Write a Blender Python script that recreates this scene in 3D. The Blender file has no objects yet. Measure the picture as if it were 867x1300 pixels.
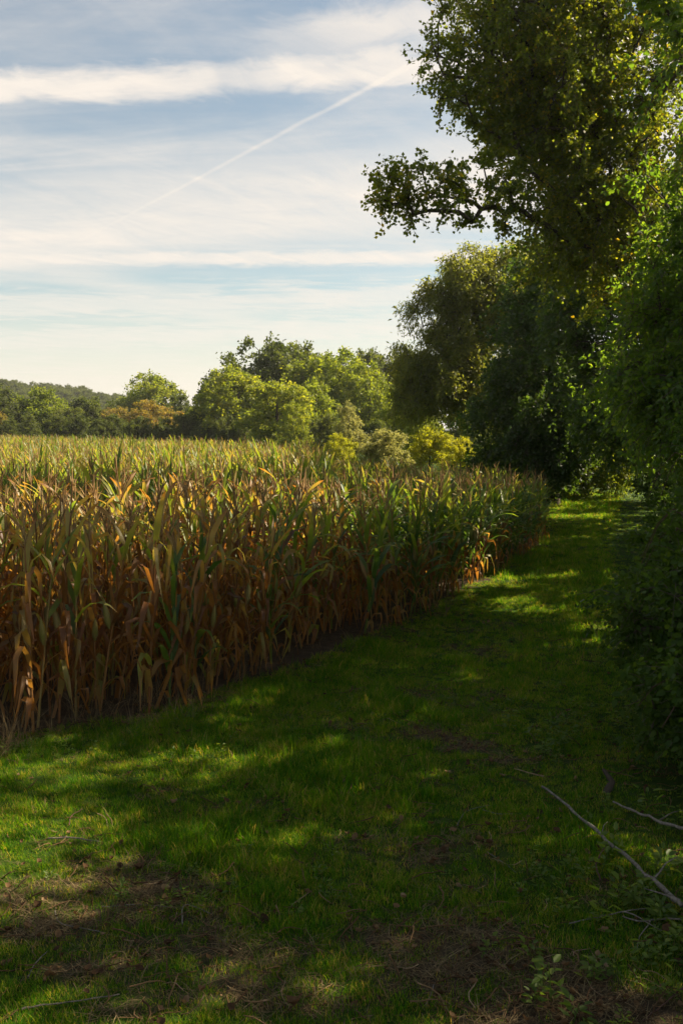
import bpy, math, random
import numpy as np
from mathutils import Vector

S = bpy.context.scene
C = S.collection
R = math.radians
rng = np.random.default_rng(7)
random.seed(7)

# ------------------------------------------------------------------ camera
CAM_H, FPX = 2.35, 1264.0            # eye height, focal length in pixels of the 867 x 1300 photograph
PITCH = math.atan(105 / FPX)         # horizon lies at y = 545
cd = bpy.data.cameras.new('camera')
cam = bpy.data.objects.new('camera', cd); C.objects.link(cam)
cam.location = (0, 0, CAM_H)
cam.rotation_euler = (math.pi / 2 - PITCH, 0, 0)
cd.sensor_fit = 'VERTICAL'; cd.sensor_height = 36.0; cd.sensor_width = 24.0
cd.lens = 36.0 * FPX / 1300
cd.clip_end = 6000
S.camera = cam

def ray(x, y):
    a, b = (x - 433.5) / FPX, (650 - y) / FPX
    return Vector((a, math.cos(PITCH) + b * math.sin(PITCH), -math.sin(PITCH) + b * math.cos(PITCH)))
def at(x, y, D):                      # point seen at pixel x, y that stands D metres ahead
    r = ray(x, y); return Vector((0, 0, CAM_H)) + r * (D / r.y)
def on_ground(x, y, z=0.0):
    r = ray(x, y); return Vector((0, 0, CAM_H)) + r * ((z - CAM_H) / r.z)

# ------------------------------------------------------------------ sun, sky, exposure
SUN_AZ, SUN_EL = 72.0, 40.0          # degrees right of the view direction, degrees up
SV = Vector((math.sin(R(SUN_AZ)) * math.cos(R(SUN_EL)), math.cos(R(SUN_AZ)) * math.cos(R(SUN_EL)), math.sin(R(SUN_EL))))
ld = bpy.data.lights.new('sun', 'SUN'); ld.energy = 5.0; ld.angle = R(0.55); ld.color = (1.0, 0.85, 0.62)
sun = bpy.data.objects.new('sun', ld); C.objects.link(sun)
sun.rotation_euler = (-SV).to_track_quat('-Z', 'Y').to_euler()
sun.location = SV * 60

S.view_settings.view_transform = 'Standard'; S.view_settings.look = 'None'
S.view_settings.gamma = 1; S.view_settings.exposure = 1.48; S.view_settings.use_curve_mapping = False
S.cycles.max_bounces = 7; S.cycles.diffuse_bounces = 4; S.cycles.glossy_bounces = 2
S.cycles.transmission_bounces = 4; S.cycles.transparent_max_bounces = 4
S.cycles.use_denoising = True
S.cycles.sample_clamp_indirect = 4.0
try: S.cycles.denoiser = 'OPENIMAGEDENOISE'
except Exception: pass

W = bpy.data.worlds.new('World'); S.world = W; W.use_nodes = True
class NT:
    """tiny helper for node trees"""
    def __init__(s, t): s.t = t; s.n = t.nodes; s.l = t.links
    def put(s, sock, v):
        if hasattr(v, 'is_output'): s.l.new(v, sock)
        elif isinstance(v, (tuple, list)) and len(v) == 3 and sock.type == 'RGBA': sock.default_value = (*v, 1)
        else: sock.default_value = v
    def node(s, kind, **kw):
        n = s.n.new(kind)
        for k, v in kw.items(): setattr(n, k, v)
        return n
    def m(s, op, a, b=None, c=None, clamp=False):
        n = s.n.new('ShaderNodeMath'); n.operation = op; n.use_clamp = clamp
        for i, v in enumerate((a, b, c)):
            if v is not None: s.put(n.inputs[i], v)
        return n.outputs[0]
    def ss(s, v, lo, hi):             # smoothstep to 0..1
        n = s.n.new('ShaderNodeMapRange'); n.interpolation_type = 'SMOOTHSTEP'
        s.put(n.inputs[0], v); n.inputs[1].default_value = lo; n.inputs[2].default_value = hi
        return n.outputs[0]
    def mix(s, f, a, b, blend='MIX'):
        n = s.n.new('ShaderNodeMix'); n.data_type = 'RGBA'; n.blend_type = blend
        s.put(n.inputs[0], f); s.put(n.inputs[6], a); s.put(n.inputs[7], b)
        return n.outputs[2]
    def noise(s, vec, scale, detail=3, rough=0.5, dist=0.0):
        n = s.n.new('ShaderNodeTexNoise'); s.l.new(vec, n.inputs['Vector'])
        n.inputs['Scale'].default_value = scale; n.inputs['Detail'].default_value = detail
        n.inputs['Roughness'].default_value = rough; n.inputs['Distortion'].default_value = dist
        return n.outputs[0]
    def ramp(s, f, stops):
        n = s.n.new('ShaderNodeValToRGB'); s.l.new(f, n.inputs[0])
        e = n.color_ramp.elements
        while len(e) < len(stops): e.new(0.5)
        for i, (p, c) in enumerate(stops): e[i].position = p; e[i].color = (*c, 1)
        return n.outputs[0]

w = NT(W.node_tree); w.n.clear()
sky = w.node('ShaderNodeTexSky', sky_type='NISHITA', sun_disc=False)
sky.sun_elevation = R(SUN_EL); sky.sun_rotation = R(SUN_AZ); sky.altitude = 100; sky.air_density = 1.0
sky.dust_density = 0.6; sky.ozone_density = 1.0
tc = w.node('ShaderNodeTexCoord')
sep = w.node('ShaderNodeSeparateXYZ'); w.l.new(tc.outputs['Generated'], sep.inputs[0])
zc = w.m('MAXIMUM', sep.outputs[2], 0.025)
pxs, pys = w.m('DIVIDE', sep.outputs[0], zc), w.m('DIVIDE', sep.outputs[1], zc)
def comb(x, y, z=0.0):
    n = w.node('ShaderNodeCombineXYZ')
    for i, v in enumerate((x, y, z)): w.put(n.inputs[i], v)
    return n.outputs[0]
plane = comb(pxs, pys)
def stretch(ang, sx, sy, off):        # cloud-layer coordinates, rotated and stretched
    c, s_ = math.cos(R(ang)), math.sin(R(ang))
    u = w.m('ADD', w.m('MULTIPLY', pxs, c), w.m('MULTIPLY', pys, s_))
    v = w.m('SUBTRACT', w.m('MULTIPLY', pys, c), w.m('MULTIPLY', pxs, s_))
    return comb(w.m('MULTIPLY', u, sx), w.m('MULTIPLY', v, sy), off)
warp = w.m('SUBTRACT', w.noise(stretch(10, .35, .8, 3.0), 1.0, 4, .55), 0.5)
n1 = w.noise(stretch(8, .22, .75, 1.3), 1.0, 7, .58, .6)
n2 = w.noise(stretch(-14, .6, 1.5, 8.1), 1.0, 7, .64, 1.2)
n3 = w.noise(stretch(5, 2.2, 3.2, 4.4), 1.0, 6, .62, .7)
veil = w.ss(w.m('ADD', w.m('ADD', w.m('MULTIPLY', n1, .62), w.m('MULTIPLY', n2, .3)), w.m('MULTIPLY', n3, .1)), .43, .68)
def plane_pt(x, y):
    r = ray(x, y); return Vector((r.x / r.z, r.y / r.z))
def band(a, b, half, soft, wob, noise=None):
    """a straight cloud band / contrail through two directions of the sky, lying in the cloud layer"""
    A, B = plane_pt(*a), plane_pt(*b); d = (B - A).normalized(); n = Vector((-d.y, d.x)); c = n.dot(A)
    s_ = w.m('SUBTRACT', w.m('ADD', w.m('MULTIPLY', pxs, n.x), w.m('MULTIPLY', pys, n.y)), c)
    s_ = w.m('ADD', s_, w.m('MULTIPLY', warp if noise is None else noise, wob))
    t_ = w.m('ADD', w.m('MULTIPLY', pxs, d.x), w.m('MULTIPLY', pys, d.y))
    f = w.m('SUBTRACT', 1.0, w.ss(w.m('ABSOLUTE', s_), half, half + soft))
    return f, t_, d.dot(A), d.dot(B)
puff = w.m('SUBTRACT', n3, .5)
fine = w.m('SUBTRACT', w.noise(stretch(20, 5.0, 4.0, 6.2), 1.0, 6, .65, .8), .5)
b1, *_ = band((0, 112), (530, 84), .03, .20, .55, w.m('ADD', w.m('MULTIPLY', warp, .35), w.m('ADD', w.m('MULTIPLY', puff, .5), w.m('MULTIPLY', fine, .4))))
b2, *_ = band((0, 329), (530, 327), .06, .42, .5, w.m('ADD', w.m('MULTIPLY', puff, .5), fine))
b6, t6, t6a, t6b = band((360, 84), (560, 10), .03, .30, .35, w.m('ADD', puff, fine))
b7, *_ = band((0, 392), (530, 376), .1, 1.2, 3.0, puff)
b8, *_ = band((0, 436), (530, 418), .3, 2.6, 6.0, puff)
b3, *_ = band((0, 306), (560, 240), .25, 1.3, 1.2)
b4, *_ = band((60, 330), (190, 372), .0, .8, 1.8)
b5, t5, ta, tb = band((90, 312), (545, 70), .001, .019, .02, puff)
b5 = w.m('MULTIPLY', b5, w.m('ADD', .06, w.m('MULTIPLY', .94, w.ss(t5, *sorted((ta, tb))) if ta < tb else w.m('SUBTRACT', 1.0, w.ss(t5, tb, ta)))))
texm = w.m('ADD', .45, w.m('MULTIPLY', n2, .9))
fac = veil
fac = w.m('ADD', .07, w.m('MULTIPLY', fac, .60))
fac = w.m('MAXIMUM', fac, w.m('MULTIPLY', w.m('MULTIPLY', b1, texm), .95))
fac = w.m('MAXIMUM', fac, w.m('MULTIPLY', b2, .85))
fac = w.m('MAXIMUM', fac, w.m('MULTIPLY', w.m('MULTIPLY', b3, texm), .85))
fac = w.m('MAXIMUM', fac, w.m('MULTIPLY', w.m('MULTIPLY', b4, texm), .6))
fac = w.m('ADD', fac, w.m('MULTIPLY', b5, .30), clamp=True)
fac = w.m('MAXIMUM', fac, w.m('MULTIPLY', w.m('MULTIPLY', w.m('MULTIPLY', b6, texm), w.m('ADD', .0, w.ss(t6, t6a - .5, t6a + .6) if t6b > t6a else w.m('SUBTRACT', 1.0, w.ss(t6, t6a - .6, t6a + .5)))), .95))
fac = w.m('MAXIMUM', fac, w.m('MULTIPLY', b7, .62))
fac = w.m('MAXIMUM', fac, w.m('MULTIPLY', b8, .66))
low = w.m('SUBTRACT', 1.0, w.ss(sep.outputs[2], .02, .15))      # thin cloud piles up towards the horizon
fac = w.m('MAXIMUM', fac, w.m('MULTIPLY', low, w.m('ADD', .52, w.m('MULTIPLY', n2, .55))), clamp=True)
fib = w.noise(stretch(-28, 2.6, .9, 2.7), 1.0, 8, .7, 1.0)
fac = w.m('MULTIPLY', fac, w.m('ADD', .38, w.m('MULTIPLY', fib, 1.3)), clamp=True)
CLOUD = (6.9, 6.3, 5.65)
skyc = w.mix(1.0, sky.outputs[0], (1.05, 1.02, .88), 'MULTIPLY')
col = w.mix(fac, skyc, CLOUD)
bg = w.node('ShaderNodeBackground'); bg.inputs[1].default_value = 0.05
w.l.new(col, bg.inputs[0])
wo = w.node('ShaderNodeOutputWorld'); w.l.new(bg.outputs[0], wo.inputs[0])

# ------------------------------------------------------------------ helpers
def tag(o, label=None, cat=None, group=None, kind=None):
    for k, v in (('label', label), ('category', cat), ('group', group), ('kind', kind)):
        if v: o[k] = v
    return o
def empty(name, loc=(0, 0, 0)):
    o = bpy.data.objects.new(name, None); o.empty_display_size = .1; C.objects.link(o); o.location = loc; return o
def mesh(name, V, F, tint=None, smooth=False, mats=(), fmat=None, attr='tint'):
    """V (n,3), F list of quads/tris array (m,4) or (m,3), tint per face"""
    me = bpy.data.meshes.new(name)
    V = np.ascontiguousarray(V, np.float32); F = np.ascontiguousarray(F, np.int32)
    m, k = F.shape
    me.vertices.add(len(V)); me.vertices.foreach_set('co', V.ravel())
    me.loops.add(m * k); me.loops.foreach_set('vertex_index', F.ravel())
    me.polygons.add(m); me.polygons.foreach_set('loop_start', np.arange(0, m * k, k, dtype=np.int32))
    me.polygons.foreach_set('loop_total', np.full(m, k, np.int32))
    if smooth: me.polygons.foreach_set('use_smooth', np.ones(m, bool))
    for mt in mats: me.materials.append(mt)
    if fmat is not None: me.polygons.foreach_set('material_index', np.ascontiguousarray(fmat, np.int32))
    if tint is not None:
        a = me.attributes.new(attr, 'FLOAT', 'FACE'); a.data.foreach_set('value', np.ascontiguousarray(tint, np.float32))
    me.update(calc_edges=True)
    return me
def obj(name, me, parent=None, loc=(0, 0, 0), link=True):
    o = bpy.data.objects.new(name, me)
    if link: C.objects.link(o)
    o.parent = parent; o.location = loc
    return o
def unit(v): return v / np.maximum(np.linalg.norm(v, axis=-1, keepdims=True), 1e-9)
def frames(d):
    d = unit(d); ref = np.where(np.abs(d[:, 2:3]) > .9, np.array([[1., 0, 0]]), np.array([[0, 0, 1.]]))
    u = unit(np.cross(ref, d)); return d, u, np.cross(d, u)
def tubes(A, B, ra, rb, k=5):
    """independent frusta A->B"""
    n = len(A); _, u, v = frames(B - A)
    th = np.arange(k) / k * 2 * np.pi
    ring = np.cos(th)[None, :, None] * u[:, None] + np.sin(th)[None, :, None] * v[:, None]
    V = np.concatenate([A[:, None] + ring * ra[:, None, None], B[:, None] + ring * rb[:, None, None]], 1).reshape(-1, 3)
    i = np.arange(k); j = (i + 1) % k
    f = np.stack([i, j, j + k, i + k], 1)
    F = (f[None] + (np.arange(n) * 2 * k)[:, None, None]).reshape(-1, 4)
    return V, F
def tube_path(P, rad, k=6, cap=True):
    """one continuous bent tube through points"""
    P = np.asarray(P, float); rad = np.asarray(rad, float); n = len(P)
    T = np.gradient(P, axis=0); _, u, v = frames(T)
    for i in range(1, n):
        p = u[i - 1] - T[i] * np.dot(u[i - 1], T[i]) / max(np.dot(T[i], T[i]), 1e-9); u[i] = p / max(np.linalg.norm(p), 1e-9)
        v[i] = np.cross(T[i] / max(np.linalg.norm(T[i]), 1e-9), u[i])
    th = np.arange(k) / k * 2 * np.pi
    V = (P[:, None] + (np.cos(th)[None, :, None] * u[:, None] + np.sin(th)[None, :, None] * v[:, None]) * rad[:, None, None]).reshape(-1, 3)
    F = []
    for i in range(n - 1):
        for a in range(k):
            b = (a + 1) % k; F.append((i * k + a, i * k + b, (i + 1) * k + b, (i + 1) * k + a))
    V = np.vstack([V, P[0], P[-1]])
    for a in range(k):
        b = (a + 1) % k; F.append((n * k, b, a, a)); F.append((n * k + 1, (n - 1) * k + a, (n - 1) * k + b, (n - 1) * k + b))
    return V, np.array([f for f in F if len(set(f)) == 4]), np.array([f[:3] for f in F if len(set(f)) == 3])
def join(parts):
    Vs, Fs, o = [], [], 0
    for V, F in parts: Vs.append(V); Fs.append(F + o); o += len(V)
    return np.vstack(Vs), np.vstack(Fs)
def merge_tri_quad(V, Q, T):
    return V, np.vstack([Q, np.c_[T, T[:, 2]]]) if False else Q
SIN = [(rng.uniform(.25, 1.1), rng.uniform(0, 6.28), rng.uniform(0, 6.28)) for _ in range(9)]
def wav(x, y, f=1.0, k=0):            # cheap smooth noise, about -1..1
    r = 0
    for i, (a, b, c) in enumerate(SIN):
        g = f * (0.6 + .35 * i)
        r = r + np.sin(g * (x * math.cos(b + k) + y * math.sin(b + k)) + c * (k + 1)) * a / (1 + .35 * i)
    return r / 2.2

# ------------------------------------------------------------------ materials
def mat(name):
    m = bpy.data.materials.new(name); m.use_nodes = True; t = NT(m.node_tree); t.n.clear()
    out = t.node('ShaderNodeOutputMaterial'); return m, t, out
def leaf_mat(name, stops, trans, tf=.45, rough=.5, spec=.35, noise_scale=.6, attr='tint', rand=.25, namt=.35, world=False):
    """leaf tissue: colour from the leaf's own tint plus slow variation through the plant; light passes through"""
    m, t, out = mat(name)
    a = t.node('ShaderNodeAttribute', attribute_name=attr)
    g = t.node('ShaderNodeTexCoord')
    gp = t.node('ShaderNodeNewGeometry')
    nz = t.noise(gp.outputs['Position'] if world else g.outputs['Object'], noise_scale, 3)
    oi = t.node('ShaderNodeObjectInfo')
    f = t.m('ADD', a.outputs['Fac'], t.m('MULTIPLY', t.m('SUBTRACT', nz, .5), namt))
    f = t.m('ADD', f, t.m('MULTIPLY', t.m('SUBTRACT', oi.outputs['Random'], .5), rand), clamp=True)
    c = t.ramp(f, stops)
    p = t.node('ShaderNodeBsdfPrincipled'); t.l.new(c, p.inputs['Base Color'])
    p.inputs['Roughness'].default_value = rough; p.inputs['Specular IOR Level'].default_value = spec
    tr = t.node('ShaderNodeBsdfTranslucent')
    tcol = t.mix(1.0, c, trans, 'MULTIPLY'); t.l.new(tcol, tr.inputs[0])
    mx = t.node('ShaderNodeMixShader'); mx.inputs[0].default_value = tf
    t.l.new(p.outputs[0], mx.inputs[1]); t.l.new(tr.outputs[0], mx.inputs[2]); t.l.new(mx.outputs[0], out.inputs[0])
    return m
def bark_mat(name, c1, c2, scale=8, rough=.9, bump=.4):
    m, t, out = mat(name)
    g = t.node('ShaderNodeTexCoord')
    mp = t.node('ShaderNodeMapping'); mp.inputs['Scale'].default_value = (1, 1, .25); t.l.new(g.outputs['Object'], mp.inputs[0])
    nz = t.noise(mp.outputs[0], scale, 6, .65, .3)
    c = t.ramp(nz, [(.3, c1), (.7, c2)])
    p = t.node('ShaderNodeBsdfPrincipled'); t.l.new(c, p.inputs['Base Color']); p.inputs['Roughness'].default_value = rough
    p.inputs['Specular IOR Level'].default_value = .2
    b = t.node('ShaderNodeBump'); b.inputs['Strength'].default_value = bump; b.inputs['Distance'].default_value = .01
    t.l.new(nz, b.inputs['Height']); t.l.new(b.outputs[0], p.inputs['Normal'])
    t.l.new(p.outputs[0], out.inputs[0]); return m
M = {}
TR = (3.6, 3.3, 1.2)
M['poplar'] = leaf_mat('poplar_leaf', [(0, (.032, .056, .008)), (.5, (.068, .094, .012)), (.85, (.13, .14, .015)), (1, (.26, .19, .02))], (4.4, 3.9, 1.2), .52, .45)
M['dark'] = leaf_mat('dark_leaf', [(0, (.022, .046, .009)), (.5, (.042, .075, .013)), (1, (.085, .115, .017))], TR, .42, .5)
M['elm'] = leaf_mat('elm_leaf', [(0, (.032, .070, .010)), (.5, (.062, .108, .014)), (1, (.11, .145, .018))], (4.2, 3.8, 1.2), .5, .5)
M['willow'] = leaf_mat('willow_leaf', [(0, (.065, .086, .018)), (.5, (.12, .135, .026)), (1, (.21, .20, .042))], TR, .45, .5)
M['bramble'] = leaf_mat('bramble_leaf', [(0, (.026, .055, .008)), (.6, (.052, .090, .011)), (.9, (.085, .115, .014)), (1, (.12, .06, .02))], TR, .38, .5, .15)
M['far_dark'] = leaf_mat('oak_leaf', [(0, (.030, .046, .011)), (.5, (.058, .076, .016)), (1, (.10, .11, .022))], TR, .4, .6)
M['far_lit'] = leaf_mat('sunlit_leaf', [(0, (.060, .090, .010)), (.5, (.115, .145, .016)), (1, (.20, .20, .022))], TR, .45, .6)  # brighter leaf colour that stands for crowns in sun
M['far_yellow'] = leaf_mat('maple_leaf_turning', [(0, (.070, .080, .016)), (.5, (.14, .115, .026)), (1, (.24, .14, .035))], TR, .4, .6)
M['pale'] = leaf_mat('sallow_leaf', [(0, (.14, .15, .045)), (.5, (.22, .22, .065)), (1, (.32, .29, .095))], (2.2, 2.1, 1.5), .4, .6)
M['gold'] = leaf_mat('golden_shrub_leaf', [(0, (.13, .15, .008)), (.5, (.24, .24, .010)), (1, (.36, .32, .013))], (2.6, 2.5, .9), .45, .6)
CORN = [(0, (.030, .070, .018)), (.22, (.065, .115, .020)), (.40, (.15, .19, .024)), (.56, (.24, .19, .06)), (.72, (.25, .125, .036)), (.86, (.18, .074, .021)), (1, (.10, .045, .016))]
M['corn_leaf'] = leaf_mat('corn_leaf', CORN, (2.6, 2.4, 1.0), .48, .45, .4, 5.0, rand=.12, namt=.3)
M['corn_stalk'] = leaf_mat('corn_stalk', CORN, (1, 1, 1), .1, .55, .3, 6.0, rand=.2)
M['tassel'] = leaf_mat('corn_tassel', [(0, (.22, .14, .06)), (.5, (.34, .22, .10)), (1, (.46, .33, .16))], (1.6, 1.5, 1.1), .3, .8, .1, 9.0)
M['grass'] = leaf_mat('grass_blade', [(0, (.017, .064, .003)), (.35, (.040, .120, .004)), (.72, (.118, .185, .007)), (.9, (.19, .16, .05)), (1, (.26, .20, .09))], (4.2, 3.5, .9), .50, .6, .10, 2.6, rand=.35, namt=.9, world=True)
M['weed'] = leaf_mat('weed_leaf', [(0, (.045, .085, .012)), (.6, (.080, .125, .018)), (1, (.13, .15, .025))], TR, .45, .5, .3, 3.0)
M['litter'] = leaf_mat('dead_leaf', [(0, (.045, .026, .014)), (.5, (.11, .062, .030)), (.85, (.20, .125, .062)), (1, (.32, .23, .14))], (1.4, 1.2, .9), .2, .85, .1, 30.0, rand=.5, namt=.6)
M['dry_grass'] = leaf_mat('dry_grass_stem', [(0, (.09, .06, .028)), (1, (.32, .24, .12))], (1.6, 1.5, 1.1), .3, .7, .2, 3.0)
M['bark'] = bark_mat('tree_bark', (.030, .022, .016), (.085, .066, .048))
M['twig'] = bark_mat('twig_bark', (.075, .055, .040), (.17, .13, .095), 20)
M['dead_wood'] = bark_mat('weathered_dead_wood', (.060, .048, .038), (.25, .215, .175), 55, .85)
M['thorn_cane'] = bark_mat('bramble_cane', (.05, .025, .02), (.11, .06, .04), 20)

# ------------------------------------------------------------------ layout
EDGE = [(-14, 3.4), (-6, 5.6), (-2.6, 7.25), (-1.6, 7.95), (-1.0, 8.85), (-.25, 9.8), (1.33, 13.2), (4.0, 19.8)]
FIELD = np.array(EDGE + [(4.9, 23.5), (5.0, 26), (3.8, 29), (0, 37), (-6, 48), (-40, 104), (-90, 112), (-90, 6)])
def inside(x, y, poly):
    c = np.zeros(len(x), bool); j = len(poly) - 1
    for i in range(len(poly)):
        xi, yi = poly[i]; xj, yj = poly[j]
        k = ((yi > y) != (yj > y)) & (x < (xj - xi) * (y - yi) / (yj - yi + 1e-12) + xi); c ^= k; j = i
    return c
def edge_dist(x, y, poly):
    d = np.full(len(x), 1e9)
    for (ax, ay), (bx, by) in zip(poly[:-1], poly[1:]):
        dx, dy = bx - ax, by - ay; t = np.clip(((x - ax) * dx + (y - ay) * dy) / (dx * dx + dy * dy), 0, 1)
        d = np.minimum(d, np.hypot(x - ax - t * dx, y - ay - t * dy))
    return d
HEDGE = np.array([(1.2, 1.0), (1.55, 4.0), (1.75, 6.4), (2.6, 9.7), (3.6, 13), (5.0, 19.2), (8.5, 31), (10, 36)])
def hedge_x(y): return np.interp(y, HEDGE[:, 1], HEDGE[:, 0])
def bare(x, y):                        # 0..1, worn and littered ground
    n = wav(x, y, 2.6, 2) * .45 + wav(x, y, 6.5, 5) * .5 + wav(x, y, 11, 8) * .35 + wav(x, y, 24, 6) * .3
    cx = np.interp(y, [3, 5, 8, 12, 20, 30], [.75, .55, .9, 1.75, 4.1, 7.5])     # worn strip along the path
    strip = np.exp(-((x - cx) / (.55 - .0 * y)) ** 2) * np.clip(1.15 - (y - 5) * .09, 0, 1)
    near = np.clip((6.9 - y) / 2.2, 0, 1) * .22
    edge = np.exp(-(edge_dist(np.ravel(x), np.ravel(y), EDGE + [(5.0, 24)]).reshape(np.shape(x)) / .22) ** 2) * .40
    worn = .38 * np.exp(-((x + 1.35) ** 2 + (y - 5.35) ** 2) / .35) + .35 * np.exp(-((x + .95) ** 2 + (y - 4.65) ** 2) / .25)
    return np.clip(.34 * strip + near + edge + worn + n * .85 - .09, 0, 1)
def H(x, y):
    near = np.clip(1 - (np.abs(y - 15) - 15) / 20, 0, 1)
    return (.035 * wav(x, y, .8, 1) + .018 * wav(x, y, 3.2, 4)) * near

# ------------------------------------------------------------------ ground
gx = np.unique(np.r_[-np.geomspace(9, 1600, 45), np.arange(-9, 11.01, .14), np.geomspace(11, 1600, 45)])
gy = np.unique(np.r_[-np.geomspace(1, 300, 20), np.arange(-1, 26, .14), np.geomspace(26, 2400, 60)])
X, Y = np.meshgrid(gx, gy); nx, ny = len(gx), len(gy)
V = np.stack([X, Y, H(X, Y)], -1).reshape(-1, 3)
i = np.arange(nx - 1)[None] + np.arange(ny - 1)[:, None] * nx
F = np.stack([i, i + 1, i + 1 + nx, i + nx], -1).reshape(-1, 4)
m, t, out = mat('earth_and_turf')
aB = t.node('ShaderNodeAttribute', attribute_name='bare'); aF = t.node('ShaderNodeAttribute', attribute_name='field')
g = t.node('ShaderNodeTexCoord')
na, nb = t.noise(g.outputs['Object'], 9, 6, .65), t.noise(g.outputs['Object'], 60, 4, .6)
soil = t.ramp(na, [(.3, (.030, .021, .013)), (.7, (.085, .060, .036))])
turf = t.ramp(na, [(.3, (.014, .036, .003)), (.7, (.040, .070, .006))])
c = t.mix(t.ss(t.m('ADD', aB.outputs['Fac'], t.m('MULTIPLY', t.m('SUBTRACT', nb, .5), .8)), .2, .75), turf, soil)
c = t.mix(aF.outputs['Fac'], c, soil)
p = t.node('ShaderNodeBsdfPrincipled'); t.l.new(c, p.inputs['Base Color']); p.inputs['Roughness'].default_value = .95
p.inputs['Specular IOR Level'].default_value = .1
b = t.node('ShaderNodeBump'); b.inputs['Strength'].default_value = .8; b.inputs['Distance'].default_value = .03
t.l.new(t.m('ADD', na, t.m('MULTIPLY', nb, .4)), b.inputs['Height']); t.l.new(b.outputs[0], p.inputs['Normal']); t.l.new(p.outputs[0], out.inputs[0])
me = mesh('ground', V, F, smooth=True, mats=[m])
a = me.attributes.new('bare', 'FLOAT', 'POINT'); a.data.foreach_set('value', np.where(Y < 40, bare(X, Y), 0).ravel().astype(np.float32))
a = me.attributes.new('field', 'FLOAT', 'POINT'); a.data.foreach_set('value', inside(X.ravel(), Y.ravel(), FIELD).astype(np.float32))
tag(obj('ground', me), 'grassy earth track and field soil', kind='structure')

# ------------------------------------------------------------------ instancing for stuff
def instancer(name, pts, rot, scl, idx, coll):
    me = bpy.data.meshes.new(name); me.vertices.add(len(pts)); me.vertices.foreach_set('co', np.ascontiguousarray(pts, np.float32).ravel())
    for nm, ty, key, arr in (('rot', 'FLOAT_VECTOR', 'vector', rot), ('scl', 'FLOAT_VECTOR', 'vector', scl)):
        a = me.attributes.new(nm, ty, 'POINT'); a.data.foreach_set(key, np.ascontiguousarray(arr, np.float32).ravel())
    a = me.attributes.new('idx', 'INT', 'POINT'); a.data.foreach_set('value', np.ascontiguousarray(idx, np.int32))
    o = obj(name, me)
    ng = bpy.data.node_groups.new(name, 'GeometryNodeTree')
    ng.interface.new_socket('Geometry', in_out='INPUT', socket_type='NodeSocketGeometry')
    ng.interface.new_socket('Geometry', in_out='OUTPUT', socket_type='NodeSocketGeometry')
    N, L = ng.nodes, ng.links
    gi, go = N.new('NodeGroupInput'), N.new('NodeGroupOutput')
    ip = N.new('GeometryNodeInstanceOnPoints'); ci = N.new('GeometryNodeCollectionInfo')
    ci.inputs[0].default_value = coll; ci.inputs[1].default_value = True; ci.inputs[2].default_value = True
    def at_(nm, ty):
        n = N.new('GeometryNodeInputNamedAttribute'); n.data_type = ty; n.inputs[0].default_value = nm; return n.outputs[0]
    er = N.new('FunctionNodeEulerToRotation'); L.new(at_('rot', 'FLOAT_VECTOR'), er.inputs[0])
    L.new(gi.outputs[0], ip.inputs['Points']); L.new(ci.outputs[0], ip.inputs['Instance'])
    ip.inputs['Pick Instance'].default_value = True
    L.new(at_('idx', 'INT'), ip.inputs['Instance Index']); L.new(er.outputs[0], ip.inputs['Rotation'])
    L.new(at_('scl', 'FLOAT_VECTOR'), ip.inputs['Scale']); L.new(ip.outputs[0], go.inputs[0])
    md = o.modifiers.new('scatter', 'NODES'); md.node_group = ng
    return o

# ------------------------------------------------------------------ trees
def leaves(P, U, size, aspect=.65, shape='quad', up=.35, tint=None, rg=rng):
    """leaf blades at P growing along U"""
    n = len(P); L = size * rg.uniform(.65, 1.2, n)[:, None]; Wd = L * aspect
    U = unit(U); nr = unit(rg.normal(size=(n, 3)) + np.array([0, 0, up * 2]))
    v = unit(np.cross(nr, U)); nn = np.cross(U, v)
    if shape == 'quad':
        V = np.stack([P, P + U * L * .45 + v * Wd * .5 + nn * L * .10, P + U * L - nn * L * .06, P + U * L * .45 - v * Wd * .5 + nn * L * .10], 1).reshape(-1, 3)
        F = np.arange(n * 4).reshape(-1, 4); k = 1
    else:
        V = np.stack([P, P + U * L * .25 + v * Wd * .46 + nn * L * .10, P + U * L * .65 + v * Wd * .40 + nn * L * .07, P + U * L - nn * L * .10,
                      P + U * L * .65 - v * Wd * .40 + nn * L * .07, P + U * L * .25 - v * Wd * .46 + nn * L * .10], 1).reshape(-1, 3)
        o = (np.arange(n) * 6)[:, None]
        F = np.stack([o + [0, 1, 2, 3], o + [0, 3, 4, 5]], 1).reshape(-1, 4); k = 2
    if tint is None: tint = rg.normal(.42, .2, n)
    return V, F, np.repeat(np.clip(tint, 0, 1), k)

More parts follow.
